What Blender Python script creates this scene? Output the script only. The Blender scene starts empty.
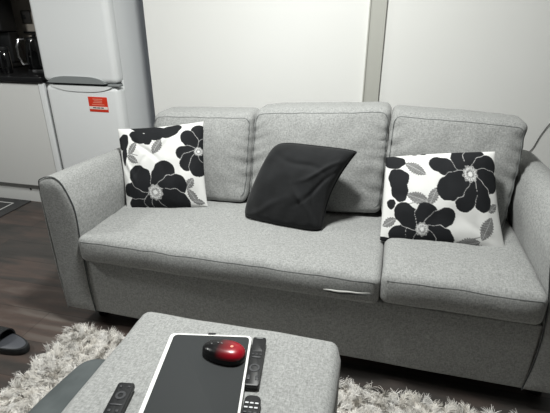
import bpy, bmesh, math, random
import numpy as np
from mathutils import Vector, Matrix, noise
random.seed(7); rng = np.random.default_rng(7)
S = bpy.context.scene
COL = S.collection

# ------------------------------------------------------------------ camera
def look(pitch, yaw, roll):
    F = Vector((-math.sin(yaw)*math.cos(pitch), math.cos(yaw)*math.cos(pitch), -math.sin(pitch)))
    r0 = Vector((math.cos(yaw), math.sin(yaw), 0)); u0 = r0.cross(F)
    r = r0*math.cos(roll) + u0*math.sin(roll); u = r.cross(F)
    return Matrix((r, u, -F)).transposed()
cam_data = bpy.data.cameras.new('camera'); cam = bpy.data.objects.new('camera', cam_data)
COL.objects.link(cam); S.camera = cam
cam_data.sensor_width = 36.0; cam_data.lens = 437.0*36.0/550.0
cam_data.clip_start = 0.02
cam.matrix_world = Matrix.Translation((0, 0, 1.3)) @ look(.4144, .2389, .0007).to_4x4()

# ------------------------------------------------------------------ world, light, exposure
W = bpy.data.worlds.new('world'); S.world = W; W.use_nodes = True
W.node_tree.nodes['Background'].inputs[0].default_value = (.75, .85, 1, 1)
W.node_tree.nodes['Background'].inputs[1].default_value = .15
def area(name, loc, size, power, col, rot=(0, 0, 0), shape='DISK'):
    l = bpy.data.lights.new(name, 'AREA'); l.shape = shape; l.size = size; l.energy = power; l.color = col
    o = bpy.data.objects.new(name, l); COL.objects.link(o); o.location = loc; o.rotation_euler = rot
    return o
area('ceiling_light', (-.40, 1.20, 2.36), .26, 52, (.985, 1, .965))
area('kitchen_ceiling_light', (-2.9, .75, 2.36), .3, 32, (.985, 1, .965))
S.view_settings.view_transform = 'Standard'; S.view_settings.look = 'None'
S.view_settings.gamma = 1; S.view_settings.use_curve_mapping = False
S.view_settings.exposure = 0.12

# ------------------------------------------------------------------ materials
def srgb(r, g, b):
    f = lambda c: (c/255/12.92) if c/255 <= .04045 else ((c/255+.055)/1.055)**2.4
    return (f(r), f(g), f(b), 1)
def mat(name, col, rough=.6, metal=0, spec=.5, coat=0, sheen=0):
    m = bpy.data.materials.new(name); m.use_nodes = True
    b = m.node_tree.nodes['Principled BSDF']
    b.inputs['Base Color'].default_value = col; b.inputs['Roughness'].default_value = rough
    b.inputs['Metallic'].default_value = metal; b.inputs['Specular IOR Level'].default_value = spec
    b.inputs['Coat Weight'].default_value = coat; b.inputs['Sheen Weight'].default_value = sheen
    return m
def N(m, t, **kw):
    n = m.node_tree.nodes.new(t)
    for k, v in kw.items(): setattr(n, k, v)
    return n
def noisy(m, c1, c2, scale, stretch=(1, 1, 1), bump=0.0, dist=.002, detail=3, scale2=None, lo=.3, hi=.7, mixf=.5):
    L = m.node_tree.links; b = m.node_tree.nodes['Principled BSDF']
    tc = N(m, 'ShaderNodeTexCoord'); mp = N(m, 'ShaderNodeMapping'); mp.inputs['Scale'].default_value = stretch
    L.new(tc.outputs['Object'], mp.inputs[0])
    n = N(m, 'ShaderNodeTexNoise'); n.inputs['Scale'].default_value = scale; n.inputs['Detail'].default_value = detail
    L.new(mp.outputs[0], n.inputs['Vector'])
    out = n.outputs['Fac']
    if scale2:
        n2 = N(m, 'ShaderNodeTexNoise'); n2.inputs['Scale'].default_value = scale2; n2.inputs['Detail'].default_value = 2
        L.new(mp.outputs[0], n2.inputs['Vector'])
        mx = N(m, 'ShaderNodeMix'); mx.data_type = 'FLOAT'; mx.inputs[0].default_value = mixf
        L.new(out, mx.inputs[2]); L.new(n2.outputs['Fac'], mx.inputs[3]); out = mx.outputs[0]
    r = N(m, 'ShaderNodeValToRGB'); r.color_ramp.elements[0].position = lo; r.color_ramp.elements[1].position = hi
    r.color_ramp.elements[0].color = c1; r.color_ramp.elements[1].color = c2
    L.new(out, r.inputs[0]); L.new(r.outputs[0], b.inputs['Base Color'])
    if bump:
        bp = N(m, 'ShaderNodeBump'); bp.inputs['Strength'].default_value = bump; bp.inputs['Distance'].default_value = dist
        L.new(out, bp.inputs['Height']); L.new(bp.outputs[0], b.inputs['Normal'])
    return m
M = {}
def fabric_mat():
    m = mat('grey_weave', (0, 0, 0, 1), .95, spec=.1, sheen=.12); L = m.node_tree.links; b = m.node_tree.nodes['Principled BSDF']
    tc = N(m, 'ShaderNodeTexCoord'); outs = []
    for sc in ((80, 430, 430), (430, 90, 90), (150, 150, 150)):
        mp = N(m, 'ShaderNodeMapping'); mp.inputs['Scale'].default_value = sc; L.new(tc.outputs['Object'], mp.inputs[0])
        n = N(m, 'ShaderNodeTexNoise'); n.inputs['Scale'].default_value = 1; n.inputs['Detail'].default_value = 2; L.new(mp.outputs[0], n.inputs['Vector'])
        outs.append(n.outputs['Fac'])
    m1 = N(m, 'ShaderNodeMix'); m1.data_type = 'FLOAT'; m1.inputs[0].default_value = .5; L.new(outs[0], m1.inputs[2]); L.new(outs[1], m1.inputs[3])
    m2 = N(m, 'ShaderNodeMix'); m2.data_type = 'FLOAT'; m2.inputs[0].default_value = .3; L.new(m1.outputs[0], m2.inputs[2]); L.new(outs[2], m2.inputs[3])
    r = N(m, 'ShaderNodeValToRGB'); r.color_ramp.elements[0].position = .36; r.color_ramp.elements[1].position = .64
    r.color_ramp.elements[0].color = srgb(126, 127, 126); r.color_ramp.elements[1].color = srgb(170, 171, 170)
    L.new(m2.outputs[0], r.inputs[0]); L.new(r.outputs[0], b.inputs['Base Color'])
    bp = N(m, 'ShaderNodeBump'); bp.inputs['Strength'].default_value = .35; bp.inputs['Distance'].default_value = .0012
    L.new(m2.outputs[0], bp.inputs['Height']); L.new(bp.outputs[0], b.inputs['Normal'])
    return m
M['fabric'] = fabric_mat()
M['fabric_side'] = M['fabric']
M['piping'] = mat('grey_piping', srgb(78, 80, 81), .95, spec=.1)
M['wall'] = noisy(mat('wall_paint', (0, 0, 0, 1), .75, spec=.2), srgb(237, 237, 234), srgb(241, 241, 239), 1.2)
M['wallgrey'] = mat('low_bounce_wall_grey', srgb(104, 106, 106), .8)  # for the unseen walls; mid-grey chosen to cut bounce light in the room
M['seam'] = mat('seam_grey', srgb(112, 114, 114), .95, spec=.1)
M['trimp'] = mat('trim_paint', srgb(186, 186, 179), .6)
M['ceil'] = mat('ceiling_paint', srgb(238, 238, 235), .9)
M['white'] = mat('white_enamel', srgb(238, 240, 241), .32, spec=.4)
M['cab'] = mat('cabinet_white', srgb(222, 222, 220), .45, spec=.4)
M['cabedge'] = mat('cabinet_grey_edge', srgb(168, 168, 166), .5)
M['greypl'] = mat('grey_plastic', srgb(140, 144, 145), .4)
M['darkgap'] = mat('dark_gap', srgb(40, 42, 44), .6)
M['worktop'] = mat('black_worktop', srgb(22, 22, 24), .3)
M['black'] = mat('black_plastic', srgb(22, 23, 25), .45)
M['blackgloss'] = mat('black_gloss', srgb(10, 10, 12), .08, coat=.5)
M['chrome'] = mat('chrome', srgb(200, 200, 202), .2, metal=1)
M['tile'] = noisy(mat('splash_wall', (0, 0, 0, 1), .6), srgb(186, 177, 166), srgb(196, 188, 178), 6)
M['feet'] = mat('foot_black', srgb(18, 18, 18), .5)
M['rubber'] = noisy(mat('slide_rubber', (0, 0, 0, 1), .55), srgb(26, 28, 30), srgb(36, 38, 40), 30)
M['footbed'] = mat('slide_footbed', srgb(78, 80, 86), .5)
M['velvet'] = noisy(mat('charcoal_velvet', (0, 0, 0, 1), .8, spec=.15, sheen=.12), srgb(25, 26, 27), srgb(38, 39, 41), 9, (1, 1, 3), .15, .002, 4, 300)
M['bolster'] = noisy(mat('smooth_grey_cloth', (0, 0, 0, 1), .85, spec=.15), srgb(78, 83, 84), srgb(90, 95, 96), 14, (1, 1, 1), .1, .001)
M['traytop'] = mat('tray_surface', srgb(56, 58, 59), .7, spec=.15)
M['traywhite'] = mat('tray_rim', srgb(238, 238, 236), .4)
M['btn'] = mat('remote_button', srgb(52, 53, 56), .5)
M['btnw'] = mat('remote_button_pale', srgb(205, 207, 210), .5)
M['red'] = mat('sticker_red', srgb(226, 62, 38), .4)
M['stickw'] = mat('sticker_white', srgb(246, 236, 228), .5)
M['stickp'] = mat('sticker_print', srgb(240, 150, 128), .5)
M['mat_dark'] = noisy(mat('kitchen_mat', (0, 0, 0, 1), .9), srgb(52, 53, 54), srgb(66, 66, 66), 60)
M['matline'] = mat('mat_line', srgb(196, 196, 194), .8)
M['cable'] = mat('cable', srgb(38, 32, 30), .5)
M['foldpale'] = mat('fold_edge', srgb(186, 186, 183), .9)

def floor_mat():
    m = mat('floor_laminate', (0, 0, 0, 1), .38, spec=.35); L = m.node_tree.links; b = m.node_tree.nodes['Principled BSDF']
    tc = N(m, 'ShaderNodeTexCoord'); mp = N(m, 'ShaderNodeMapping'); mp.inputs['Rotation'].default_value = (0, 0, 0)
    L.new(tc.outputs['Object'], mp.inputs[0])
    br = N(m, 'ShaderNodeTexBrick'); br.inputs['Scale'].default_value = 1; br.inputs['Brick Width'].default_value = 1.2
    br.inputs['Row Height'].default_value = .19; br.inputs['Mortar Size'].default_value = .0009; br.offset = .37
    br.inputs['Color1'].default_value = (0, 0, 0, 1); br.inputs['Color2'].default_value = (1, 1, 1, 1); br.inputs['Mortar'].default_value = (.5, .5, .5, 1)
    L.new(mp.outputs[0], br.inputs['Vector'])
    st = N(m, 'ShaderNodeMapping'); st.inputs['Scale'].default_value = (1.6, 9, 1); L.new(tc.outputs['Object'], st.inputs[0])
    n = N(m, 'ShaderNodeTexNoise'); n.inputs['Scale'].default_value = 1.6; n.inputs['Detail'].default_value = 6; n.inputs['Distortion'].default_value = .6
    L.new(st.outputs[0], n.inputs['Vector'])
    n2 = N(m, 'ShaderNodeTexNoise'); n2.inputs['Scale'].default_value = 3.2; n2.inputs['Detail'].default_value = 4; L.new(tc.outputs['Object'], n2.inputs['Vector'])
    mx = N(m, 'ShaderNodeMix'); mx.data_type = 'FLOAT'; mx.inputs[0].default_value = .22
    L.new(n.outputs['Fac'], mx.inputs[2]); L.new(br.outputs['Color'], mx.inputs[3])
    mx2 = N(m, 'ShaderNodeMix'); mx2.data_type = 'FLOAT'; mx2.inputs[0].default_value = .3
    L.new(mx.outputs[0], mx2.inputs[2]); L.new(n2.outputs['Fac'], mx2.inputs[3])
    r = N(m, 'ShaderNodeValToRGB'); e = r.color_ramp.elements
    e[0].position = .25; e[0].color = srgb(44, 42, 40); e[1].position = .75; e[1].color = srgb(112, 107, 102)
    k = e.new(.45); k.color = srgb(64, 61, 59); k = e.new(.58); k.color = srgb(84, 72, 67)
    L.new(mx2.outputs[0], r.inputs[0])
    mm = N(m, 'ShaderNodeMix'); mm.data_type = 'RGBA'; mm.inputs[7].default_value = srgb(30, 28, 27)
    L.new(br.outputs['Fac'], mm.inputs[0]); L.new(r.outputs[0], mm.inputs[6]); L.new(mm.outputs[2], b.inputs['Base Color'])
    return m
M['floor'] = floor_mat()
def attr_mat(name, rough, spec=.2, sheen=0):
    m = mat(name, (1, 1, 1, 1), rough, spec=spec, sheen=sheen)
    a = N(m, 'ShaderNodeAttribute'); a.attribute_name = 'Col'
    m.node_tree.links.new(a.outputs['Color'], m.node_tree.nodes['Principled BSDF'].inputs['Base Color'])
    return m
M['print'] = attr_mat('printed_cotton', .8)
M['fur'] = attr_mat('rug_fur', .75, .25)
def mouse_mat():
    m = mat('mouse_shell', (0, 0, 0, 1), .3, coat=.2); L = m.node_tree.links
    tc = N(m, 'ShaderNodeTexCoord'); sp = N(m, 'ShaderNodeSeparateXYZ'); L.new(tc.outputs['Object'], sp.inputs[0])
    mr = N(m, 'ShaderNodeMapRange'); mr.inputs[1].default_value = -.014; mr.inputs[2].default_value = .036; L.new(sp.outputs[0], mr.inputs[0])
    r = N(m, 'ShaderNodeValToRGB'); r.color_ramp.elements[0].color = srgb(14, 14, 16); r.color_ramp.elements[1].color = srgb(150, 12, 30)
    L.new(mr.outputs[0], r.inputs[0]); L.new(r.outputs[0], m.node_tree.nodes['Principled BSDF'].inputs['Base Color'])
    return m
M['mouse'] = mouse_mat()

# ------------------------------------------------------------------ helpers
def tag(o, label=None, cat=None, group=None, kind=None):
    if label: o['label'] = label
    if cat: o['category'] = cat
    if group: o['group'] = group
    if kind: o['kind'] = kind
    return o
def thing(name, loc, label, cat, group=None, rz=0):
    o = bpy.data.objects.new(name, None); o.empty_display_size = .05; COL.objects.link(o); o.location = loc
    o.rotation_euler = (0, 0, rz); return tag(o, label, cat, group)
def mesh(name, V, F, m, parent=None, origin=None, smooth=True, base=None, rot=0):
    """V in world coordinates; origin: where the object sits; with a parent the mesh is stored relative to the root thing."""
    if origin is None:
        if parent is not None: origin = base if base is not None else root_loc(parent)
        else:
            a = np.array(V); origin = ((a[:, 0].min()+a[:, 0].max())/2, (a[:, 1].min()+a[:, 1].max())/2, a[:, 2].min())
    me = bpy.data.meshes.new(name); me.from_pydata([(v[0]-origin[0], v[1]-origin[1], v[2]-origin[2]) for v in V], [], F)
    bm = bmesh.new(); bm.from_mesh(me); bmesh.ops.remove_doubles(bm, verts=bm.verts, dist=1e-5)
    bmesh.ops.recalc_face_normals(bm, faces=bm.faces); bm.to_mesh(me); bm.free()
    me.materials.append(m)
    if smooth:
        for p in me.polygons: p.use_smooth = True
        try: me.set_sharp_from_angle(angle=math.radians(42))
        except Exception: pass
    o = bpy.data.objects.new(name, me); COL.objects.link(o)
    if parent is not None: o.parent = parent
    else: o.location = origin
    return o
def root_loc(p):
    while p.parent: p = p.parent
    return tuple(p.location)
def join(*parts):
    V, F = [], []
    for v, f in parts:
        k = len(V); V += list(v); F += [tuple(i+k for i in q) for q in f]
    return V, F
def ticks(a, b, r, step):
    L = b-a; r = min(r, L/2-1e-6)
    t = [0, .18*r, .4*r, .7*r, r] if r > 1e-4 else [0]
    n = max(1, int(round((L-2*r)/step)))
    mid = [r+(L-2*r)*i/n for i in range(1, n)]
    return [a+x for x in t] + [a+x for x in mid] + [b-x for x in reversed(t)]
def rbox(x0, x1, y0, y1, z0, z1, r=.01, step=.05, fn=None):
    X, Y, Z = ticks(x0, x1, r, step), ticks(y0, y1, r, step), ticks(z0, z1, r, step)
    V, F, idx = [], [], {}
    def vid(x, y, z):
        k = (round(x, 6), round(y, 6), round(z, 6))
        if k not in idx: idx[k] = len(V); V.append((x, y, z))
        return idx[k]
    for zz in (z0, z1):
        for i in range(len(X)-1):
            for j in range(len(Y)-1): F.append((vid(X[i], Y[j], zz), vid(X[i+1], Y[j], zz), vid(X[i+1], Y[j+1], zz), vid(X[i], Y[j+1], zz)))
    for yy in (y0, y1):
        for i in range(len(X)-1):
            for j in range(len(Z)-1): F.append((vid(X[i], yy, Z[j]), vid(X[i+1], yy, Z[j]), vid(X[i+1], yy, Z[j+1]), vid(X[i], yy, Z[j+1])))
    for xx in (x0, x1):
        for i in range(len(Y)-1):
            for j in range(len(Z)-1): F.append((vid(xx, Y[i], Z[j]), vid(xx, Y[i+1], Z[j]), vid(xx, Y[i+1], Z[j+1]), vid(xx, Y[i], Z[j+1])))
    rx, ry, rz = min(r, (x1-x0)/2), min(r, (y1-y0)/2), min(r, (z1-z0)/2)
    O = []
    for (x, y, z) in V:
        q = (min(max(x, x0+rx), x1-rx), min(max(y, y0+ry), y1-ry), min(max(z, z0+rz), z1-rz))
        d = Vector((x-q[0], y-q[1], z-q[2])); l = d.length
        if l > 1e-9 and r > 0: p = Vector(q)+d/l*min(r, l)
        else: p = Vector((x, y, z))
        if fn: p = Vector(fn(p))
        O.append(tuple(p))
    return O, F
def tube(pts, r, n=8, closed=False):
    P = [Vector(p) for p in pts]; V, F = [], []; up = None
    for i, p in enumerate(P):
        if closed: t = P[(i+1) % len(P)]-P[i-1]
        else: t = P[min(i+1, len(P)-1)]-P[max(i-1, 0)]
        t.normalize()
        if up is None: up = Vector((0, 0, 1)) if abs(t.z) < .9 else Vector((1, 0, 0))
        a = t.cross(up).normalized(); b = a.cross(t).normalized(); up = b
        rr = r[i] if isinstance(r, (list, tuple)) else r
        for k in range(n):
            c = 2*math.pi*k/n; V.append(tuple(p+a*math.cos(c)*rr+b*math.sin(c)*rr))
    m = len(P)
    for i in range(m if closed else m-1):
        for k in range(n):
            F.append((i*n+k, i*n+(k+1) % n, ((i+1) % m)*n+(k+1) % n, ((i+1) % m)*n+k))
    if not closed: F += [tuple(range(n)), tuple(range((m-1)*n, m*n))]
    return V, F
def lathe(prof, c, n=28):
    V, F = [], []
    for (r, z) in prof:
        for k in range(n):
            a = 2*math.pi*k/n; V.append((c[0]+r*math.cos(a), c[1]+r*math.sin(a), c[2]+z))
    for i in range(len(prof)-1):
        for k in range(n): F.append((i*n+k, i*n+(k+1) % n, (i+1)*n+(k+1) % n, (i+1)*n+k))
    F += [tuple(range(n)), tuple(range((len(prof)-1)*n, len(prof)*n))]
    return V, F
def prism(poly, d0, d1, axis=1):
    """polygon in the two other axes, extruded along axis"""
    V = []
    for d in (d0, d1):
        for (a, b) in poly:
            V.append((a, d, b) if axis == 1 else ((a, b, d) if axis == 2 else (d, a, b)))
    n = len(poly)
    return V, [tuple(range(n)), tuple(range(n, 2*n))]+[(i, (i+1) % n, n+(i+1) % n, n+i) for i in range(n)]
def xf(VF, loc, rz=0, tilt=(0, 0)):
    R = Matrix.Translation(loc) @ Matrix.Rotation(rz, 4, 'Z') @ Matrix.Rotation(tilt[0], 4, 'X') @ Matrix.Rotation(tilt[1], 4, 'Y')
    return [tuple(R @ Vector(v)) for v in VF[0]], VF[1]
def nz(x, y, z, s): return noise.noise(Vector((x*s, y*s, z*s)))

# ------------------------------------------------------------------ setting
def struct(name, VF, m, smooth=False): return tag(mesh(name, VF[0], VF[1], m, smooth=smooth), kind='structure')
WY = 2.55
fl = struct('floor', rbox(-3.7, 1.7, -2.3, 3.2, -.1, 0, 0, 9), M['floor'])
struct('ceiling', rbox(-3.7, 1.7, -2.3, 3.2, 2.4, 2.5, 0, 9), M['ceil'])
struct('wall_back', rbox(-1.415, 1.7, WY, WY+.12, 0, 2.4, 0, 9), M['wall'])
struct('wall_kitchen', rbox(-3.7, -1.2, 3.1, 3.2, 0, 2.4, 0, 9), M['tile'])
struct('wall_left', rbox(-3.8, -3.7, -2.3, 3.2, 0, 2.4, 0, 9), M['wallgrey'])
struct('wall_right', rbox(1.7, 1.8, -2.3, 2.67, 0, 2.4, 0, 9), M['wallgrey'])
struct('wall_front', rbox(-3.7, 1.7, -2.4, -2.3, 0, 2.4, 0, 9), M['wallgrey'])
struct('trim_1', join(rbox(-.108, -.026, WY-.022, WY, 0, 2.4, .003, 9), rbox(-.114, -.106, WY-.03, WY, 0, 2.4, .002, 9)), M['trimp'])
struct('baseboard_back', rbox(-1.415, 1.7, WY-.015, WY, 0, .1, .004, 9), M['cab'])

# ------------------------------------------------------------------ kitchen
cab = thing('base_cabinet', (-2.7, 2.78, 0), 'white floor cabinet beside the fridge, under the black worktop', 'cabinet')
mesh('body', *rbox(-3.4, -2.131, 2.51, 3.095, .15, .89, .002, 9), M['cabedge'], cab)
mesh('door', *rbox(-3.39, -2.80, 2.49, 2.508, .15, .882, .004, 9), M['cab'], cab)
mesh('door', *rbox(-2.79, -2.205, 2.49, 2.508, .15, .882, .004, 9), M['cab'], cab)
mesh('end_panel', *rbox(-2.199, -2.157, 2.482, 2.508, .15, .888, .004, 9), M['white'], cab)
p = mesh('plinth', *rbox(-3.4, -2.155, 2.53, 2.545, 0, .148, .002, 9), M['cab'], cab)
mesh('screw_hole', *xf(lathe([(0.001, -.002), (.009, -.002), (.009, 0), (.004, .001)], (0, 0, 0), 14), (-2.50, 2.529, .10), 0, (math.pi/2, 0)), M['darkgap'], p)
tag(mesh('worktop', *rbox(-3.4, -2.155, 2.47, 3.095, .891, .925, .004, 9), M['worktop']), 'black kitchen worktop on top of the white cabinet', 'worktop')
tag(mesh('floor_mat', *rbox(-3.1, -2.515, 1.7, 2.525, .0, .007, .003, 9), M['mat_dark'], origin=(-2.8, 2.1, 0)), 'dark grey kitchen floor mat with a thin pale border line, before the cabinet', 'mat')
fm = bpy.data.objects['floor_mat']
def ring(x0, x1, y0, y1, w, z0, z1):
    return join(rbox(x0, x1, y0, y0+w, z0, z1, 0, 9), rbox(x0, x1, y1-w, y1, z0, z1, 0, 9), rbox(x0, x0+w, y0+w, y1-w, z0, z1, 0, 9), rbox(x1-w, x1, y0+w, y1-w, z0, z1, 0, 9))
mesh('border_line', *ring(-3.0, -2.605, 1.80, 2.455, .01, .0068, .0082), M['matline'], fm, smooth=False)
uc = thing('wall_cabinet', (-2.8, 2.95, 1.42), 'dark grey wall cupboard above the worktop, only its underside in view', 'cupboard')
mesh('body', *rbox(-3.4, -2.16, 2.82, 3.098, 1.44, 2.05, .003, 9), mat('cupboard_grey', srgb(84, 84, 84), .5), uc)
mesh('door', *rbox(-3.39, -2.165, 2.80, 2.818, 1.445, 2.05, .003, 9), M['cab'], uc)
sk = thing('wall_socket', (-2.70, 3.09, 1.22), 'dark square socket plate on the beige kitchen wall', 'socket')
mesh('plate', *rbox(-2.755, -2.675, 3.085, 3.1, 1.235, 1.325, .004, 9), mat('socket_dark', srgb(62, 60, 58), .4), sk)
mesh('switch', *rbox(-2.735, -2.715, 3.08, 3.086, 1.265, 1.295, .002, 9), M['black'], sk)
tag(mesh('shelf_rail', *rbox(-2.75, -2.62, 3.07, 3.1, 1.165, 1.178, .003, 9), M['black']), 'thin black rail on the kitchen wall under the socket', 'rail')

KZ = .9265
def coffee():
    t = thing('coffee_machine', (-2.89, 2.92, .925), 'tall black coffee machine on the worktop at the left edge of the picture', 'coffee machine')
    x0, x1 = -3.05, -2.75
    mesh('base', *rbox(x0, x1, 2.76, 3.02, KZ, KZ+.034, .01, .1), M['black'], t)
    mesh('column', *rbox(x0, x1, 2.92, 3.02, KZ+.034, 1.18, .01, .1), M['black'], t)
    mesh('housing', *rbox(x0, x1, 2.86, 3.02, 1.18, 1.41, .015, .1), M['black'], t)
    j = mesh('jug', *lathe([(.001, 0), (.05, 0), (.062, .04), (.062, .12), (.045, .17), (.047, .185), (.001, .185)], (-2.90, 2.84, KZ+.035)), M['blackgloss'], t)
    mesh('handle', *tube([(-2.845, 2.815, 1.13), (-2.81, 2.795, 1.12), (-2.805, 2.793, 1.06), (-2.835, 2.81, 1.0)], .007), M['chrome'], j)
coffee()
def kettle():
    kx, ky = -2.43, 2.80
    t = thing('kettle', (kx, ky, .925), 'black kettle on a chrome base beside the fridge', 'kettle')
    mesh('base', *lathe([(.001, 0), (.082, 0), (.082, .014), (.07, .020), (.001, .020)], (kx, ky, KZ)), M['chrome'], t)
    mesh('body', *lathe([(.001, 0), (.078, 0), (.08, .03), (.072, .11), (.06, .17), (.055, .185), (.001, .185)], (kx, ky, KZ+.021)), M['blackgloss'], t)
    l = mesh('lid', *lathe([(.054, 0), (.05, .012), (.02, .022), (.001, .023)], (kx, ky, KZ+.2065)), M['black'], t)
    mesh('knob', *lathe([(.012, 0), (.014, .01), (.008, .018), (.001, .018)], (kx, ky, KZ+.228), 12), M['black'], l)
    mesh('handle', *tube([(kx-.03, ky-.065, 1.14), (kx-.045, ky-.10, 1.14), (kx-.057, ky-.115, 1.09), (kx-.058, ky-.117, 1.03), (kx-.048, ky-.10, .98), (kx-.035, ky-.075, .975)], .008), M['chrome'], t)
    mesh('spout', *tube([(kx+.03, ky+.06, 1.08), (kx+.04, ky+.085, 1.11), (kx+.045, ky+.10, 1.125)], [.02, .014, .01]), M['black'], t)
kettle()
def canister(x, y, lab):
    t = thing('storage_canister', (x, y, .925), lab, 'canister', 'black canisters on the worktop')
    mesh('body', *lathe([(.001, 0), (.034, 0), (.037, .01), (.037, .14), (.033, .145), (.001, .145)], (x, y, KZ)), M['blackgloss'], t)
    mesh('lid', *lathe([(.036, 0), (.038, .008), (.036, .025), (.001, .028)], (x, y, KZ+.1455)), M['black'], t)
    return t
canister(-2.545, 2.62, 'glossy black canister next to the kettle')
canister(-2.64, 2.60, 'glossy black canister farther from the kettle, near the left edge')

def fridge():
    t = thing('fridge_freezer', (-1.87, 2.78, 0), 'tall white two-door fridge freezer with a red sticker', 'fridge')
    mesh('body', *rbox(-2.126, -1.6015, 2.53, 3.08, .02, 1.8, .012, .4), M['white'], t)
    up = mesh('door', *rbox(-2.128, -1.60, 2.455, 2.56, .903, 1.79, .034, .3), M['white'], t)
    lo = mesh('door', *rbox(-2.128, -1.60, 2.455, 2.56, .09, .887, .034, .3), M['white'], t)
    mesh('door_gap', *rbox(-2.13, -1.61, 2.482, 2.53, .886, .904, .001, .5), M['darkgap'], t)
    mesh('kick_plate', *rbox(-2.13, -1.61, 2.50, 2.528, .02, .085, .004, .5), M['greypl'], t)
    def lens(x0, x1, zf, zt, n=24):
        pts = [(x0+(x1-x0)*i/n, zt(i/n)) for i in range(n+1)] + [(x1-(x1-x0)*i/n, zf) for i in range(n+1)][1:-1]
        return pts
    mesh('handle', *prism(lens(-2.09, -1.675, .902, lambda s: .904+.040*(1-abs(2*s-1)**4)**.8), 2.445, 2.475), M['greypl'], up)
    mesh('handle', *prism(lens(-2.075, -1.635, .886, lambda s: .885-.034*(1-abs(2*s-1)**3)**.9), 2.449, 2.472), M['white'], lo)
    mesh('hinge', *rbox(-1.665, -1.585, 2.452, 2.50, .888, .902, .004, .1), M['greypl'], t)
    s = mesh('sticker', *rbox(-1.820, -1.685, 2.4530, 2.4560, .728, .822, .001, .5), M['red'], lo)
    s['label'] = 'orange red rectangular sticker with white band'
    rows = [(.7, .808, .5), (.0, .797, .62), (.0, .787, .55), (.0, .774, .8)]
    parts = []
    for (z, w, x) in [(.808, .07, 0), (.797, .058, .002), (.787, .064, -.002), (.774, .088, 0)]:
        parts.append(rbox(-1.752+x-w/2, -1.752+x+w/2, 2.4517, 2.4531, z-.0025, z+.0025, 0, 1))
    mesh('faded_print', *join(*parts), M['stickp'], s)
    mesh('white_band', *rbox(-1.818, -1.687, 2.4517, 2.4531, .745, .762, 0, 1), M['stickw'], s)
    mesh('black_print', *join(rbox(-1.792, -1.767, 2.4508, 2.4518, .751, .757, 0, 1), rbox(-1.762, -1.739, 2.4508, 2.4518, .751, .757, 0, 1), rbox(-1.734, -1.715, 2.4508, 2.4518, .751, .757, 0, 1)), M['darkgap'], s)
fridge()

# ------------------------------------------------------------------ sofa
SX, SY = -.27, 1.35
sofa = thing('sofa', (SX, SY, 0), 'light grey woven three-seat sofa against the wall', 'sofa', rz=math.radians(-1.0))
def wr(p, a=.003, s=14): return a*nz(p.x, p.y, p.z, s)
def base_fn(p):
    return (p.x, p.y+wr(p, .003, 5), p.z)
XL, XR, XG = -1.160, .583, .055
mesh('base', *rbox(XL-.005, XR+.005, 1.353, 2.10, .078, .36, .010, .05, base_fn), M['fabric'], sofa)
mesh('back_frame', *rbox(XL-.10, XR+.10, 2.06, 2.20, .085, .655, .03, .1), M['fabric'], sofa)
def bez(P, n=8):
    out = []
    for i in range(len(P)-1):
        p0 = Vector(P[max(i-1, 0)]); p1 = Vector(P[i]); p2 = Vector(P[i+1]); p3 = Vector(P[min(i+2, len(P)-1)])
        for k in range(n):
            t = k/n
            out.append(.5*((2*p1)+(-p0+p2)*t+(2*p0-5*p1+4*p2-p3)*t*t+(-p0+3*p1-3*p2+p3)*t**3))
    out.append(Vector(P[-1])); return out
arm_top = [(.006, .080), (-.003, .19), (-.004, .30), (-.001, .46), (.002, .53), (-.001, .592), (-.017, .646), (-.039, .691), (-.068, .712), (-.100, .712), (-.124, .704), (-.143, .690), (-.148, .65)]
arm_top_r = [(.006, .080), (-.006, .19), (-.008, .30), (-.001, .40), (.010, .48), (.030, .592), (.028, .65), (.008, .706), (-.026, .735), (-.066, .738), (-.104, .72), (-.134, .690), (-.146, .64)]
def arm(side):
    x0 = XL if side < 0 else XR
    sg = 1 if side < 0 else -1
    curve = [(x0+sg*p.x, p.y) for p in bez([(a, b, 0) for a, b in (arm_top if side < 0 else arm_top_r)], 6)]
    outer = [(x0-sg*.150, .45), (x0-sg*.147, .25), (x0-sg*.137, .080)]
    prof = curve+outer
    c = (x0-sg*.075, .4)
    ys = [1.345, 1.348, 1.356, 1.368] + [1.40+i*.06 for i in range(13)] + [2.19, 2.20]
    V, F = [], []
    n = len(prof)
    for j, y in enumerate(ys):
        ins = [.014, .006, .002, 0][j] if j < 4 else (.006 if j == len(ys)-1 else 0)
        for i, (x, z) in enumerate(prof):
            dx, dz = c[0]-x, c[1]-z; l = math.hypot(dx, dz)
            rise = (-.030 if side < 0 else -.010)*max(0, (z-.5)/.2)*(y-1.35)/.8
            k = nz(x, y, z, 6)*.003
            V.append((x+dx/l*(ins+k), y, z+dz/l*(ins+k)+rise))
    for j in range(len(ys)-1):
        for i in range(n): F.append((j*n+i, j*n+(i+1) % n, (j+1)*n+(i+1) % n, (j+1)*n+i))
    # front face: rings towards the centre with a slight bulge
    prev = list(range(n)); m0 = (sum(p[0] for p in prof)/n, sum(p[1] for p in prof)/n)
    cx = x0-sg*.072
    for s, b in ((.75, .004), (.45, .006), (.2, .006)):
        cur = []
        for i, (x, z) in enumerate(prof):
            zz = min(max(z, .16), .64)
            tx, tz = cx, .16+(zz-.16)
            cur.append(len(V)); V.append((tx+(x-tx)*s, 1.345-b, tz+(z-tz)*s))
        for i in range(n): F.append((prev[i], prev[(i+1) % n], cur[(i+1) % n], cur[i]))
        prev = cur
    F.append(tuple(prev)); F.append(tuple(range((len(ys)-1)*n, len(ys)*n)))
    a = mesh('armrest', V, F, M['fabric'], sofa)
    a['label'] = ('left' if side < 0 else 'right')+' curved armrest'
    pts = [(x, 1.348, z) for x, z in curve]
    mesh('piping', *tube(pts, .0021, 7), M['piping'], a)
    pts = [(x, 1.348, z) for x, z in ([curve[-1]]+outer)]
    mesh('piping', *tube(pts, .0035, 7), M['fabric'], a)
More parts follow.
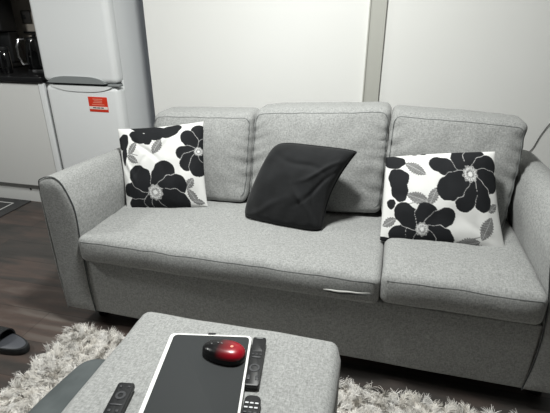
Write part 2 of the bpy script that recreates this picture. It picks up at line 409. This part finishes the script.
arm(-1); arm(1)

def seat(x0, x1, zt, lab, zb=.352):
    cx = (x0+x1)/2; w = (x1-x0)/2
    def fn(p):
        u = (p.x-cx)/w; t = (p.z-zb)/(zt-zb); v = (p.y-1.325)/.6
        crown = .014*max(0, 1-u**4)*math.sin(math.pi*min(1, max(0, v*.9+.1)))
        z = p.z + (crown*t if t > .5 else 0)
        y = p.y
        if p.y < 1.5: y -= .012*math.sin(math.pi*min(1, max(0, t)))*(1-u**6)*(1 if p.y < 1.36 else .3)
        z += wr(p, .006, 7)*max(0, t)+wr(p, .003, 20)*t
        y += wr(p, .004, 9)
        return (p.x+wr(p, .002, 11), y, z)
    o = mesh('seat_cushion', *rbox(x0, x1, 1.325, 1.95, zb, zt, .027, .022, fn), M['fabric'], sofa); o['label'] = lab
    pts = [tuple(fn(Vector((x0+.018+(x1-x0-.036)*i/60, 1.3262, zt-.019)))) for i in range(61)]
    mesh('piping', *tube(pts, .0013, 6), M['seam'], o)
    return o
c1 = seat(XL-.004, XG-.0006, .468, 'wide double seat cushion with an open seam fold')
c2 = seat(XG+.0006, XR-.006, .486, 'narrower single seat cushion', .366)
pts = [(-.142+.165*i/16, 1.3115-.004*math.sin(math.pi*i/16), .404+.0115*(i/16)+.001*math.sin(i*.9)) for i in range(17)]
f1 = mesh('fabric_fold', *tube(pts, [.0006+.0030*math.sin(math.pi*(i/16)**.7) for i in range(17)], 8), M['foldpale'], c1)
mesh('fold_shadow', *tube([(a+.006, b-.0005, c-.0062) for a, b, c in pts], [.0005+.0028*math.sin(math.pi*(i/16)**.8) for i in range(17)], 8), M['darkgap'], c1)  # dark strip paints the shadow along the open fold

def backc(x0, x1, zt, yb, lean, lab, seed, tilt=0, flare=0):
    """upright cushion; yb: front surface at seat level, lean: how much the top goes back"""
    zb = .47; cx = (x0+x1)/2; w = (x1-x0)/2; th = .17
    def fn(p):
        u = (p.x-cx)/w; t = (p.z-zb)/(zt-zb); v = (p.y)/th   # v 0 front 1 back
        bul = max(0, 1-abs(u)**2.6)*(max(0, 4*t*(1-t)))**.6
        y = p.y; x = p.x; z = p.z
        front = 1-v
        y -= .045*bul*front
        # softened corners
        e = max(0, abs(u)-.75)/.25; g = max(0, abs(2*t-1)-.75)/.25
        z -= .006*(1-max(0, 1-abs(u)**2)**.5)*max(0, 2*t-1) 
        x += math.copysign(.004, u)*math.sin(math.pi*min(1, max(0, t)))*abs(u)**3 * 1.0
        # wrinkles radiating from the sides
        side = max(0, abs(u)-.5)/.5
        sv = side**1.6*front*min(1, 4*t)*min(1, 7*(1-t))
        y += sv*(.004*math.sin((t*5.5+seed+1.6*nz(x, seed, z, 5))*3.1)+.0055*math.sin((t*17+u*3*math.copysign(1, u)+seed*2+2*nz(x, seed+5, z, 6))*3.1))
        y += (.012*nz(x+seed, seed*3.1, z, 4.5)+.006*nz(x*1.3+seed, 1.7, z*.8, 14))*front
        x += .003*nz(x, seed, z, 16); z += .004*nz(x, seed+2, z, 12)
        z += tilt*u; x += flare*(t-.75)*max(0, u)
        y += yb+lean*t
        return (x, y, z)
    o = mesh('back_cushion', *rbox(x0, x1, 0, th, zb, zt, .030, .013, fn), M['fabric'], sofa); o['label'] = lab
    loop = []
    a, b, c, d = x0+.012, x1-.012, zb+.03, zt-.02
    n = 44
    for i in range(n): loop.append((a+(b-a)*i/n, d))
    for i in range(n): loop.append((b, d+(c-d)*i/n))
    for i in range(n): loop.append((b+(a-b)*i/n, c))
    for i in range(n): loop.append((a, c+(d-c)*i/n))
    r = .03
    pts = []
    for (x, z) in loop:
        q = Vector((min(max(x, a+r), b-r), 0, min(max(z, c+r), d-r))); dd = Vector((x, 0, z))-q
        if dd.length > r: dd = dd/dd.length*r
        p = q+dd; p.y = .002
        pts.append(fn(p))
    mesh('piping', *tube(pts, .0019, 6, True), M['seam'], o)
backc(-1.098, -.590, .872, 1.80, .135, 'left back cushion behind the floral pillow', 1.3, .010)
backc(-.583, .028, .920, 1.81, .135, 'middle back cushion', 4.1, .018)
backc(.032, .560, .918, 1.785, .150, 'right back cushion', 7.7, -.012, .05)
for x, y in ((-1.19, 1.44), (.66, 1.44), (-1.19, 2.12), (.66, 2.12)):
    mesh('foot', *lathe([(.022, 0), (.024, .01), (.032, .084), (.001, .084)], (x, y, .001), 16), M['feet'], sofa)

# ------------------------------------------------------------------ throw pillows
def petal_flower(cx, cy, pet, rc):
    return ('F', cx, cy, pet, rc)
WHT, BLK, GRY, LIN = (.72, .72, .71), (.012, .013, .015), (.17, .17, .17), (.52, .52, .52)
def paint(X, Y, items, seed):
    C = np.zeros(X.shape+(3,)); C[:] = WHT
    rs = np.random.default_rng(seed)
    isb = np.zeros(X.shape, bool)
    for it in items:
        if it[0] == 'L':      # leaf: cx, cy, length, width, angle
            _, lx, ly, ln, wd, ang = it; ln *= 1.15; wd *= 1.15; a = math.radians(ang)
            dx, dy = X-lx, Y-ly; p = dx*math.cos(a)+dy*math.sin(a); q = -dx*math.sin(a)+dy*math.cos(a)
            s = np.clip(p/ln+.5, 0, 1); hw = wd*np.sin(np.pi*s)**.8*(1+.12*np.sin(p*.7))
            ins = (abs(q) < hw) & (abs(p) < ln/2)
            vein = (abs(q) < 1.0) | (np.abs(np.sin((p-abs(q)*1.1)*.42)) < .22)
            C[ins] = GRY; C[ins & vein] = (.42, .42, .42); C[ins & (abs(q) > hw-1.8)] = (.1, .1, .1)
        elif it[0] == 'S':    # stem
            _, pts = it
            for (x0, y0), (x1, y1) in zip(pts[:-1], pts[1:]):
                t = np.clip(((X-x0)*(x1-x0)+(Y-y0)*(y1-y0))/((x1-x0)**2+(y1-y0)**2), 0, 1)
                C[np.hypot(X-x0-t*(x1-x0), Y-y0-t*(y1-y0)) < 1.6] = (.25, .25, .25)
        elif it[0] == 'B':    # black blob
            _, bx, by, rx, ry, ang = it; a = math.radians(ang)
            dx, dy = X-bx, Y-by; p = (dx*math.cos(a)+dy*math.sin(a))/rx; q = (-dx*math.sin(a)+dy*math.cos(a))/ry
            th = np.arctan2(q, p); ins = np.hypot(p, q) < 1+.07*np.sin(th*3+bx)+.03*np.sin(th*7+by)
            C[ins] = BLK
        elif it[0] == 'F':
            _, fx, fy, pet, rc = it
            blk = np.zeros(X.shape, bool)
            for (ang, ln, wd) in pet:
                a = math.radians(ang); ln *= 1.04; wd *= .93
                dx, dy = X-fx, Y-fy; p = dx*math.cos(a)+dy*math.sin(a); q = -dx*math.sin(a)+dy*math.cos(a)
                s = np.clip(p/ln, 0, 1)
                hw = wd*np.where(s < .58, .30+.70*np.sin(np.pi/2*s/.58)**1.1, np.sqrt(np.clip(1-((s-.58)/.42)**2, 0, 1))**.8)
                def shape(g):
                    wob = 1+.05*np.sin(p*.16+ang)+.03*np.sin(q*.22+ang*2)
                    return (p > 0) & (p < ln+g) & (abs(q) < hw*wob+g)
                big = shape(1.5); sm = shape(0)
                C[big & blk] = LIN; C[sm] = BLK; blk |= sm
            d = np.hypot(X-fx, Y-fy); th = np.arctan2(Y-fy, X-fx)
            sp = rs.random(X.shape)
            c = d < rc*(1+.08*np.sin(th*9))
            C[c] = (.12, .12, .12); C[c & (sp > .45)] = (.5, .5, .5); C[d < rc*.3] = (.75, .75, .75)
            for k in range(14):
                aa = k*2*math.pi/14
                C[np.hypot(X-fx-rc*.68*math.cos(aa), Y-fy-rc*.68*math.sin(aa)) < rc*.13] = (.6, .6, .6)
    return C
def pillow(name, c, T, m, label, cat, n=60, pinch=(.03, .03, .03, .03), sag=.0, seed=0, creases=(), pat=None, crn=(0, 0, 0, 0), group=None, power=.5, pipe=False):
    TL, TR, BR, BL = [Vector(p) for p in c]
    N0 = (TR-TL+BR-BL).cross(BL-TL+BR-TR).normalized()
    if N0.y > 0: N0 = -N0          # towards the viewer side of the room
    ctr = (TL+TR+BR+BL)/4
    V, F, UV = [], [], []
    us = [.5-.5*math.cos(math.pi*i/n)*.55-.5*(1-2*i/n)*.45 for i in range(n+1)]
    down = ((BL-TL)+(BR-TR)).normalized(); right = ((TR-TL)+(BR-BL)).normalized()
    W0 = ((TR-TL).length+(BR-BL).length)/2; H0 = ((BL-TL).length+(BR-TR).length)/2
    def pos(u, v, s):
        P = TL*(1-u)*(1-v)+TR*u*(1-v)+BR*u*v+BL*(1-u)*v
        cr = crn[(0 if u < .5 else 1) if v < .5 else (3 if u < .5 else 2)]
        P = P+(ctr-P)*cr*abs((2*u-1)*(2*v-1))**5
        a, b = 4*u*(1-u), 4*v*(1-v)
        pu = pinch[3] if u < .5 else pinch[1]; pv = pinch[0] if v < .5 else pinch[2]
        P = P - right*(2*u-1)*pu*b*abs(2*u-1)*W0 - down*(2*v-1)*pv*a*abs(2*v-1)*H0
        h = T/2*(max(a, 0)**power)*(max(b, 0)**power)
        wv = 0
        edge = (1-min(a, 1))+(1-min(b, 1))
        wv += .006*nz(u*3+seed, v*3, seed, 1.6)*min(1, 3*a)*min(1, 3*b)
        wv += .0035*noise.noise(Vector((u*9+seed, v*5, seed)))*min(1, 4*a*b)
        for (x, y, ang, ln, wd, amp) in creases:
            dx, dy = (u-x), (v-y); p = dx*math.cos(ang)+dy*math.sin(ang); q = -dx*math.sin(ang)+dy*math.cos(ang)
            q += .03*math.sin(p*9)
            wv += amp*math.exp(-(p/ln)**2)*math.exp(-(q/wd)**2)
        return P+N0*s*(h+wv*(1 if s > 0 else .3)*min(1, 6*a*b))
    idx = {}
    for s in (1, -1):
        for j in range(n+1):
            for i in range(n+1):
                border = i in (0, n) or j in (0, n)
                if s < 0 and border: idx[s, i, j] = idx[1, i, j]; continue
                idx[s, i, j] = len(V); V.append(pos(us[i], us[j], s)); UV.append((us[i], us[j], s))
        for j in range(n):
            for i in range(n):
                q = (idx[s, i, j], idx[s, i+1, j], idx[s, i+1, j+1], idx[s, i, j+1]); F.append(q if s > 0 else q[::-1])
    me = bpy.data.meshes.new(name); o_ = ctr
    me.from_pydata([tuple(v-o_) for v in V], [], F); me.materials.append(m)
    for p in me.polygons: p.use_smooth = True
    if pat:
        UV = np.array(UV); q, items = pat
        u, v = UV[:, 0], UV[:, 1]; q = np.array(q, float)
        XY = q[0]*((1-u)*(1-v))[:, None]+q[1]*(u*(1-v))[:, None]+q[2]*(u*v)[:, None]+q[3]*((1-u)*v)[:, None]
        C = paint(XY[:, 0], XY[:, 1], items, seed+5)
        C[UV[:, 2] < 0] = BLK
        at = me.color_attributes.new('Col', 'FLOAT_COLOR', 'POINT')
        at.data.foreach_set('color', np.c_[C, np.ones(len(C))].astype(np.float32).ravel())
    o = bpy.data.objects.new(name, me); COL.objects.link(o); o.location = o_
    bm = bmesh.new(); bm.from_mesh(me); bmesh.ops.recalc_face_normals(bm, faces=bm.faces); bm.to_mesh(me); bm.free()
    if pipe:
        P = [pos(us[i], 0, 1) for i in range(n)]+[pos(1, us[j], 1) for j in range(n)]+[pos(us[n-i], 1, 1) for i in range(n)]+[pos(0, us[n-j], 1) for j in range(n)]
        vv, ff = tube(P[::2], .0042, 7, True)
        pm = bpy.data.meshes.new('piping'); pm.from_pydata([tuple(Vector(a)-o_) for a in vv], [], ff); pm.materials.append(m)
        for p in pm.polygons: p.use_smooth = True
        po = bpy.data.objects.new('piping', pm); COL.objects.link(po); po.parent = o
    return tag(o, label, cat, group)
LP = [('L', 108, 146, 56, 13, -60), ('L', 215, 135, 60, 16, -62), ('L', 110, 190, 52, 12, 28), ('S', [(90, 165), (110, 170), (135, 175)]),
      ('B', 135, 100, 48, 24, 15), ('B', 160, 62, 75, 18, 3), ('B', 260, 70, 48, 26, -22), ('B', 200, 85, 40, 26, 0), ('B', 168, 110, 26, 18, 20),
      ('B', 62, 122, 26, 34, 10), ('B', 72, 178, 12, 36, 0),
      ('L', 345, 275, 46, 13, -55), ('L', 352, 325, 62, 13, 60), ('L', 372, 345, 40, 10, 10), ('S', [(325, 290), (345, 300), (365, 345)]),
      ('F', 380, 148, [(-95, 100, 34), (-130, 96, 32), (172, 86, 30), (132, 92, 34), (92, 95, 34), (30, 60, 30), (-40, 70, 34)], 17),
      ('F', 207, 316, [(150, 122, 34), (182, 132, 36), (222, 128, 46), (100, 70, 44), (60, 85, 48), (-65, 128, 48), (-22, 128, 46), (22, 134, 48)], 30)]
RP = [('L', 150, 108, 78, 16, 28), ('L', 160, 213, 78, 17, 18), ('L', 215, 205, 60, 15, -65), ('S', [(120, 235), (170, 222), (215, 215)]),
      ('B', 85, 145, 40, 38, 20), ('B', 92, 190, 32, 36, 0), ('B', 60, 235, 16, 18, 0), ('B', 66, 82, 46, 24, 8),
      ('B', 148, 50, 16, 8, 0), ('B', 182, 50, 12, 8, 0),
      ('L', 412, 310, 78, 20, -62), ('L', 340, 365, 80, 18, -12), ('L', 385, 380, 60, 12, 10), ('L', 440, 240, 40, 12, -40), ('S', [(300, 360), (360, 345), (420, 330)]),
      ('L', 55, 300, 50, 14, -30), ('B', 40, 360, 30, 8, 5),
      ('F', 355, 125, [(-165, 152, 32), (-118, 98, 42), (-70, 95, 44), (-25, 105, 44), (20, 112, 46), (65, 135, 40), (105, 130, 44), (148, 136, 50)], 29),
      ('F', 175, 320, [(168, 120, 32), (140, 60, 40), (-140, 120, 40), (-75, 90, 44), (-28, 128, 36), (25, 118, 46), (75, 62, 44)], 24)]
pillow('throw_pillow', [(-1.212, 1.815, .800), (-.793, 1.865, .848), (-.745, 1.735, .480), (-1.118, 1.655, .462)], .13, M['print'],
       'white pillow with black flowers in the left corner of the sofa', 'pillow', 250, (.02, .025, .0, .015), seed=1,
       creases=((.35, .30, .9, .2, .03, -.007), (.55, .22, -.5, .2, .03, .006), (.7, .75, -1.2, .2, .04, -.007), (.12, .5, 1.4, .25, .03, .007), (.25, .5, -.7, .2, .025, -.005)),
       pat=([(30, 65), (390, 28), (402, 362), (75, 390)], LP), group='black and white floral pillows')
pillow('throw_pillow', [(.036, 1.775, .765), (.438, 1.775, .818), (.512, 1.615, .468), (.042, 1.60, .470)], .13, M['print'],
       'white pillow with black flowers at the right end of the sofa', 'pillow', 250, (-.01, .03, .0, .0), seed=4,
       creases=((.3, .5, .4, .2, .04, -.003), (.8, .8, .9, .2, .04, -.004)),
       pat=([(35, 60), (458, 38), (480, 390), (22, 368)], RP), group='black and white floral pillows')
pillow('throw_pillow', [(-.430, 1.775, .800), (-.078, 1.735, .795), (-.190, 1.61, .478), (-.555, 1.67, .478)], .16, M['velvet'],
       'plain charcoal velvet pillow in the middle of the sofa', 'pillow', 90, (.0, .10, -.02, -.03), seed=9, power=.38, crn=(.09, .03, .06, .07), pipe=True,
       creases=((.75, .30, 2.6, .22, .03, .010), (.8, .5, 2.3, .25, .03, -.009), (.65, .65, .9, .25, .03, .009), (.5, .25, .25, .3, .03, -.006), (.85, .75, 1.3, .2, .03, -.008), (.3, .8, -.5, .25, .04, .006)))

# ------------------------------------------------------------------ rug
def rug_dy(x, y): return (.045-.040*(x+1.25))*np.clip((y-.5)/.775, 0, 1)
def rug_fn(p): return (p.x, p.y+float(rug_dy(p.x, p.y)), p.z)
rug = tag(mesh('shaggy_rug', *rbox(-1.255, 1.05, -.25, 1.275, 0, .012, .004, .3, rug_fn), mat('rug_backing', srgb(150, 145, 138), .95), origin=(-.1, .5, 0)),
          'white and silver shaggy rug under the footstool', 'rug')
def pile():
    def dens(x0, x1, y0, y1, d):
        k = int((x1-x0)*(y1-y0)*d); return np.c_[rng.uniform(x0, x1, k), rng.uniform(y0, y1, k)]
    P = np.r_[dens(-1.262, -.6, .45, 1.285, 72000), dens(-.6, 1.05, .88, 1.285, 70000), dens(-.6, 1.05, .45, .88, 6000), dens(-1.262, 1.05, -.26, .45, 5000)]
    P[:, 1] += rug_dy(P[:, 0], P[:, 1])
    n = len(P); cl = .024
    # clumps: pull roots to jittered cell centres and share a lean
    cell = np.floor(P/cl).astype(int); key = cell[:, 0]*7919+cell[:, 1]*104729
    h = lambda s: ((np.sin(key*12.9898+s*78.233)*43758.5453) % 1)
    ctr = (cell+np.c_[h(1), h(2)])*cl
    root = P*.72+ctr*.28
    ang = h(3)*2*np.pi+rng.normal(0, .5, n); lean = .25+.75*h(4)+rng.uniform(-.15, .15, n)
    flow = .35*np.sin(P[:, 0]*5+1)+.3*np.cos(P[:, 1]*6)
    L = rng.uniform(.022, .042, n); w = rng.uniform(.0009, .0017, n)
    d = np.c_[np.cos(ang)+flow*.3, np.sin(ang)-.25]; d /= np.linalg.norm(d, axis=1)[:, None]
    side = np.c_[-d[:, 1], d[:, 0]]
    K = 4; V = np.zeros((n, K*2, 3))
    for k in range(K):
        t = k/(K-1); th = lean*(.35+1.1*t)
        out = L*t*np.sin(np.clip(th, 0, 1.45)); up = L*t*np.cos(np.clip(th, 0, 1.45))+.008
        c = np.c_[root+d*out[:, None], up]
        ww = (w*(1-.75*t))[:, None]
        V[:, 2*k, :2] = c[:, :2]-side*ww; V[:, 2*k+1, :2] = c[:, :2]+side*ww
        V[:, 2*k, 2] = V[:, 2*k+1, 2] = np.maximum(c[:, 2], .004)
    V = V.reshape(-1, 3)
    b = (np.arange(n)*K*2)[:, None]
    Fq = np.concatenate([b+np.array([[2*k, 2*k+1, 2*k+3, 2*k+2]]) for k in range(K-1)], 1).reshape(-1, 4)
    me = bpy.data.meshes.new('pile'); me.vertices.add(len(V)); me.loops.add(Fq.size); me.polygons.add(len(Fq))
    loc = np.array(rug.location)
    me.vertices.foreach_set('co', (V-loc).astype(np.float32).ravel())
    me.loops.foreach_set('vertex_index', Fq.ravel().astype(np.int32))
    me.polygons.foreach_set('loop_start', (np.arange(len(Fq))*4).astype(np.int32))
    me.polygons.foreach_set('use_smooth', np.ones(len(Fq), bool))
    me.update(calc_edges=True); me.validate()
    tone = np.clip(.77+.22*(h(5)-.5)+rng.normal(0, .10, n), .25, .93)
    warm = h(6)*.06
    C = np.c_[tone, tone*(1-.02-warm*.4), tone*(1-.05-warm), np.ones(n)]
    C = np.repeat(C, K*2, 0).astype(np.float32)
    at = me.color_attributes.new('Col', 'FLOAT_COLOR', 'POINT'); at.data.foreach_set('color', C.ravel())
    me.materials.append(M['fur'])
    o = bpy.data.objects.new('pile', me); COL.objects.link(o); o.parent = rug; o['kind'] = 'stuff'
pile()

# ------------------------------------------------------------------ footstool and what is by it
ot = thing('footstool', (-.36, .62, 0), 'large light grey woven footstool on the rug, topped by tray and remotes', 'footstool')
def ofn(p):
    R = .075; ex, ey = .626/2-R, .704/2-R; ddx, ddy = p.x+.355, p.y-.652
    if abs(ddx) > ex and abs(ddy) > ey:
        d = Vector((abs(ddx)-ex, abs(ddy)-ey)); 
        if d.length > R:
            d = d/d.length*R
            p = Vector((-.355+math.copysign(ex+d.x, ddx), .652+math.copysign(ey+d.y, ddy), p.z))
    u = (p.x+.355)/.313; v = (p.y-.652)/.352
    z = p.z+(.008*max(0, 1-u**4)*max(0, 1-v**4) if p.z > .4 else 0)
    return (p.x+wr(p, .002, 8), p.y+wr(p, .003, 6), z+(wr(p, .003, 7) if p.z > .4 else 0))
mesh('body', *rbox(-.668, -.042, .30, 1.004, .10, .456, .032, .03, ofn), M['fabric'], ot)
for x, y in ((-.58, .38), (-.12, .38), (-.58, .92), (-.12, .92)):
    mesh('foot', *lathe([(.02, 0), (.028, .09), (.001, .09)], (x, y, .013), 14), M['feet'], ot)
def bfn(p):
    s = max(0, (p.y-.55)/.4); return (p.x+.03*s*s*0, p.y, p.z-.05*s*s+wr(p, .004, 8))
tag(mesh('bolster_cushion', *rbox(-.862, -.692, .15, .945, .045, .36, .084, .03, bfn), M['bolster']),
    'smooth darker grey rounded cushion along the left side of the footstool', 'cushion')

TZ = .4735
tray = thing('lap_tray', (-.3825, .743, TZ-.003), 'flat dark grey tray with a thin white rim on the footstool', 'tray', rz=math.radians(10.5))
def local(VF, t): # local coordinates -> stored as parent-relative
    l = root_loc(t); return [(v[0]+l[0], v[1]+l[1], v[2]+l[2]) for v in VF[0]], VF[1]
def slab(w, h, r, z0, z1, e=.002, n=6, ox=0, oy=0):
    P = []
    for (sx, sy, a0) in ((1, 1, 0), (-1, 1, 90), (-1, -1, 180), (1, -1, 270)):
        for k in range(n+1):
            a = math.radians(a0+90*k/n); P.append((sx*(w/2-r)+r*math.cos(a), sy*(h/2-r)+r*math.sin(a)))
    V = []; m = len(P)
    for z, ins in ((z0, e), (z0+e, 0), (z1-e, 0), (z1-e*.3, e*.3), (z1, e)):
        for (x, y) in P:
            l = math.hypot(x, y); V.append((ox+x-x/l*ins, oy+y-y/l*ins, z))
    F = [tuple(range(m)), tuple(range(4*m, 5*m))]
    for j in range(4):
        for i in range(m): F.append((j*m+i, j*m+(i+1) % m, (j+1)*m+(i+1) % m, (j+1)*m+i))
    return V, F
mesh('rim', *local(slab(.228, .36, .014, 0, .013, ox=.01, oy=-.02), tray), M['traywhite'], tray)
mesh('surface', *local(slab(.211, .348, .012, .011, .0142, .001, ox=.0125, oy=-.021), tray), M['traytop'], tray)
mesh('tab', *local(rbox(.0, .022, .156, .167, .002, .014, .003, .1), tray), M['black'], tray)

mo = thing('computer_mouse', (-.339, .830, TZ+.0115), 'black and red computer mouse on the dark tray', 'mouse', rz=math.radians(-3))
def mshape(z0, zs, sc=1.0, nu=36, nv=14, top=True):
    V, F = [], []
    for j in range(nv+1):
        ph = math.pi/2*j/nv
        for i in range(nu):
            a = 2*math.pi*i/nu; ca, sa = math.cos(a), math.sin(a)
            rx = .059; ry = .034*(1-.10*math.cos(2*a)*0-.06*math.cos(a)*-1)
            X = abs(ca)**.85*math.copysign(1, ca); Y = abs(sa)**.85*math.copysign(1, sa)
            k = max(0, math.cos(ph))**.62
            k = max(k, .001); V.append((rx*X*k*sc, ry*Y*k*sc*(1-.08*(X < 0)*abs(X)), z0+zs*math.sin(ph)*(1+.12*X*k)))
    for j in range(nv):
        for i in range(nu): F.append((j*nu+i, j*nu+(i+1) % nu, (j+1)*nu+(i+1) % nu, (j+1)*nu+i))
    F.append(tuple(range(nu))); F.append(tuple(range(nv*nu, (nv+1)*nu)))
    return V, F
mesh('base', *local(mshape(.003, .027, 1.0), mo), M['black'], mo)
mesh('shell', *local(mshape(.016, .020, .985), mo), M['mouse'], mo)
mesh('scroll_wheel', *local(xf(lathe([(.001, -.003), (.008, -.003), (.009, 0), (.008, .003), (.001, .003)], (0, 0, 0), 16), (-.033, 0, .026), 0, (math.pi/2, 0)), mo), M['black'], mo)
for x in (-.016, -.006):
    mesh('button', *local(rbox(x-.003, x+.003, -.0015+.004, .0015+.004, .0345, .0372, .001, .1), mo), M['chrome'], mo)
mesh('emblem', *local(xf(lathe([(.001, 0), (.004, 0), (.004, .0008), (.001, .001)], (0, 0, 0), 12), (.024, .0, .0365)), mo), M['stickp'], mo)

def remote(x, y, rz, w, L, h, label, style):
    t = thing('remote_control', (x, y, TZ-.003), label, 'remote', 'remotes on the footstool', rz)
    mesh('body', *local(slab(w, L, .006 if style != 2 else .014, 0, h, .0025), t), M['black'], t)
    z = h
    if style == 1:
        mesh('display', *local(slab(w-.008, L*.27, .002, z-.0005, z+.0006, .0003, oy=L*.31), t), M['black'], t)
        mesh('navigation_ring', *local(lathe([(.0075, 0), (.0085, .0016), (.0135, .0016), (.0145, 0)], (0, -L*.17, z-.0003), 24), t), M['btn'], t)
        for a in (-.010, 0, .010):
            mesh('button', *local(slab(.0065, .004, .0015, z-.0003, z+.0014, .0005, ox=a, oy=L*.11), t), M['btn'], t)
        mesh('button', *local(slab(w-.012, .005, .002, z-.0003, z+.0016, .0005, oy=L*.05), t), M['btn'], t)
        for a in (-.0105, .0105):
            mesh('button', *local(slab(.008, .014, .002, z-.0003, z+.0018, .0005, ox=a, oy=-L*.36), t), M['btn'], t)
        mesh('button', *local(slab(.018, .0022, .001, z-.0003, z+.0008, .0003, oy=L*.47), t), M['greypl'], t)
    elif style == 2:
        for j in range(5):
            for a in (-.0115, 0, .0115):
                c = 'btnw' if (j in (0, 1) ) else 'btn'
                mesh('button', *local(slab(.0085, .0042, .0014, z-.0003, z+.0016, .0005, ox=a, oy=L*.5-.024-.0125*j), t), M[c], t)
        mesh('navigation_ring', *local(lathe([(.006, 0), (.007, .0014), (.012, .0014), (.013, 0)], (0, -L*.1, z-.0003), 22), t), M['btn'], t)
    else:
        mesh('navigation_ring', *local(lathe([(.0055, 0), (.0065, .0016), (.012, .0016), (.013, 0)], (0, L*.26, z-.0003), 24), t), M['btn'], t)
        for a in (-.010, .010):
            mesh('button', *local(slab(.006, .006, .0025, z-.0003, z+.0014, .0005, ox=a, oy=L*.42), t), M['btn'], t)
        mesh('button', *local(slab(w-.01, .004, .0015, z-.0003, z+.0012, .0005, oy=L*.10), t), M['btn'], t)
        for a in (-.009, .009):
            mesh('button', *local(slab(.007, .007, .002, z-.0003, z+.0014, .0005, ox=a, oy=0), t), M['btn'], t)
remote(-.2545, .838, math.radians(8.5), .036, .172, .013, 'slim black remote beside the right edge of the tray, near the mouse', 1)
remote(-.219, .645, math.radians(6), .038, .160, .015, 'black remote with pale buttons, nearer than the slim one by the mouse', 2)
remote(-.523, .608, math.radians(9), .040, .165, .014, 'black remote lying left of the tray, cut by the picture edge', 3)

# ------------------------------------------------------------------ slide sandal
def slide():
    t = thing('slide_sandal', (-1.478, 1.160, 0), 'black rubber slide sandal on the dark floor left of the rug', 'sandal', rz=math.radians(-6))
    def outline(n=44, s=1.0):
        P = []
        for i in range(n):
            a = 2*math.pi*i/n; x = .135*math.cos(a); w = .050+.006*math.cos(a+math.pi)
            P.append((x*s, w*s*math.copysign(abs(math.sin(a))**.8, math.sin(a))))
        return P
    def sl(s, z0, z1, e):
        O = outline(s=s); m = len(O); V = []
        for z, k in ((z0, .97), (z0+e, 1), (z1-e, 1), (z1, .97)):
            V += [(x*k, y*k, z) for x, y in O]
        F = [tuple(range(m)), tuple(range(3*m, 4*m))]
        for j in range(3):
            for i in range(m): F.append((j*m+i, j*m+(i+1) % m, (j+1)*m+(i+1) % m, (j+1)*m+i))
        return V, F
    mesh('sole', *local(sl(1, .001, .030, .006), t), M['rubber'], t)
    mesh('footbed', *local(sl(.88, .0285, .0315, .001), t), M['footbed'], t)
    # broad strap arched over the front half
    V, F = [], []; nu, nvv = 20, 10
    for lay in (0, 1):
        for j in range(nvv+1):
            s = j/nvv; x = -.12+.135*s
            for i in range(nu+1):
                a = math.pi*i/nu; w = .052+.002*math.sin(s*3)-lay*.005; hh = (.046+.020*s)-lay*.005
                V.append((x+.012*math.sin(a)*(s-.3), w*math.cos(a), .016+hh*math.sin(a)**.75))
    A = (nu+1)*(nvv+1)
    for lay in (0, 1):
        for j in range(nvv):
            for i in range(nu):
                q = [lay*A+j*(nu+1)+i, lay*A+j*(nu+1)+i+1, lay*A+(j+1)*(nu+1)+i+1, lay*A+(j+1)*(nu+1)+i]; F.append(tuple(q))
    for i in range(nu):
        for j in (0, nvv): F.append((j*(nu+1)+i, j*(nu+1)+i+1, A+j*(nu+1)+i+1, A+j*(nu+1)+i))
    for j in range(nvv):
        for i in (0, nu): F.append((j*(nu+1)+i, (j+1)*(nu+1)+i, A+(j+1)*(nu+1)+i, A+j*(nu+1)+i))
    mesh('strap', *local((V, F), t), M['rubber'], t)
slide()

# ------------------------------------------------------------------ cable on the wall
cp = bez([(1.121, WY-.006, 0.893), (0.989, WY-.006, 0.866), (0.879, WY-.006, 0.797), (0.835, WY-.006, 0.723), (0.808, WY-.006, 0.641), (0.769, WY-.006, 0.580), (0.725, WY-.006, 0.487), (0.703, WY-.006, 0.250)], 6)
tag(mesh('cable', *tube([tuple(p) for p in cp], .0019, 6), M['cable']), 'thin dark cable hanging on the wall above the right armrest', 'cable')
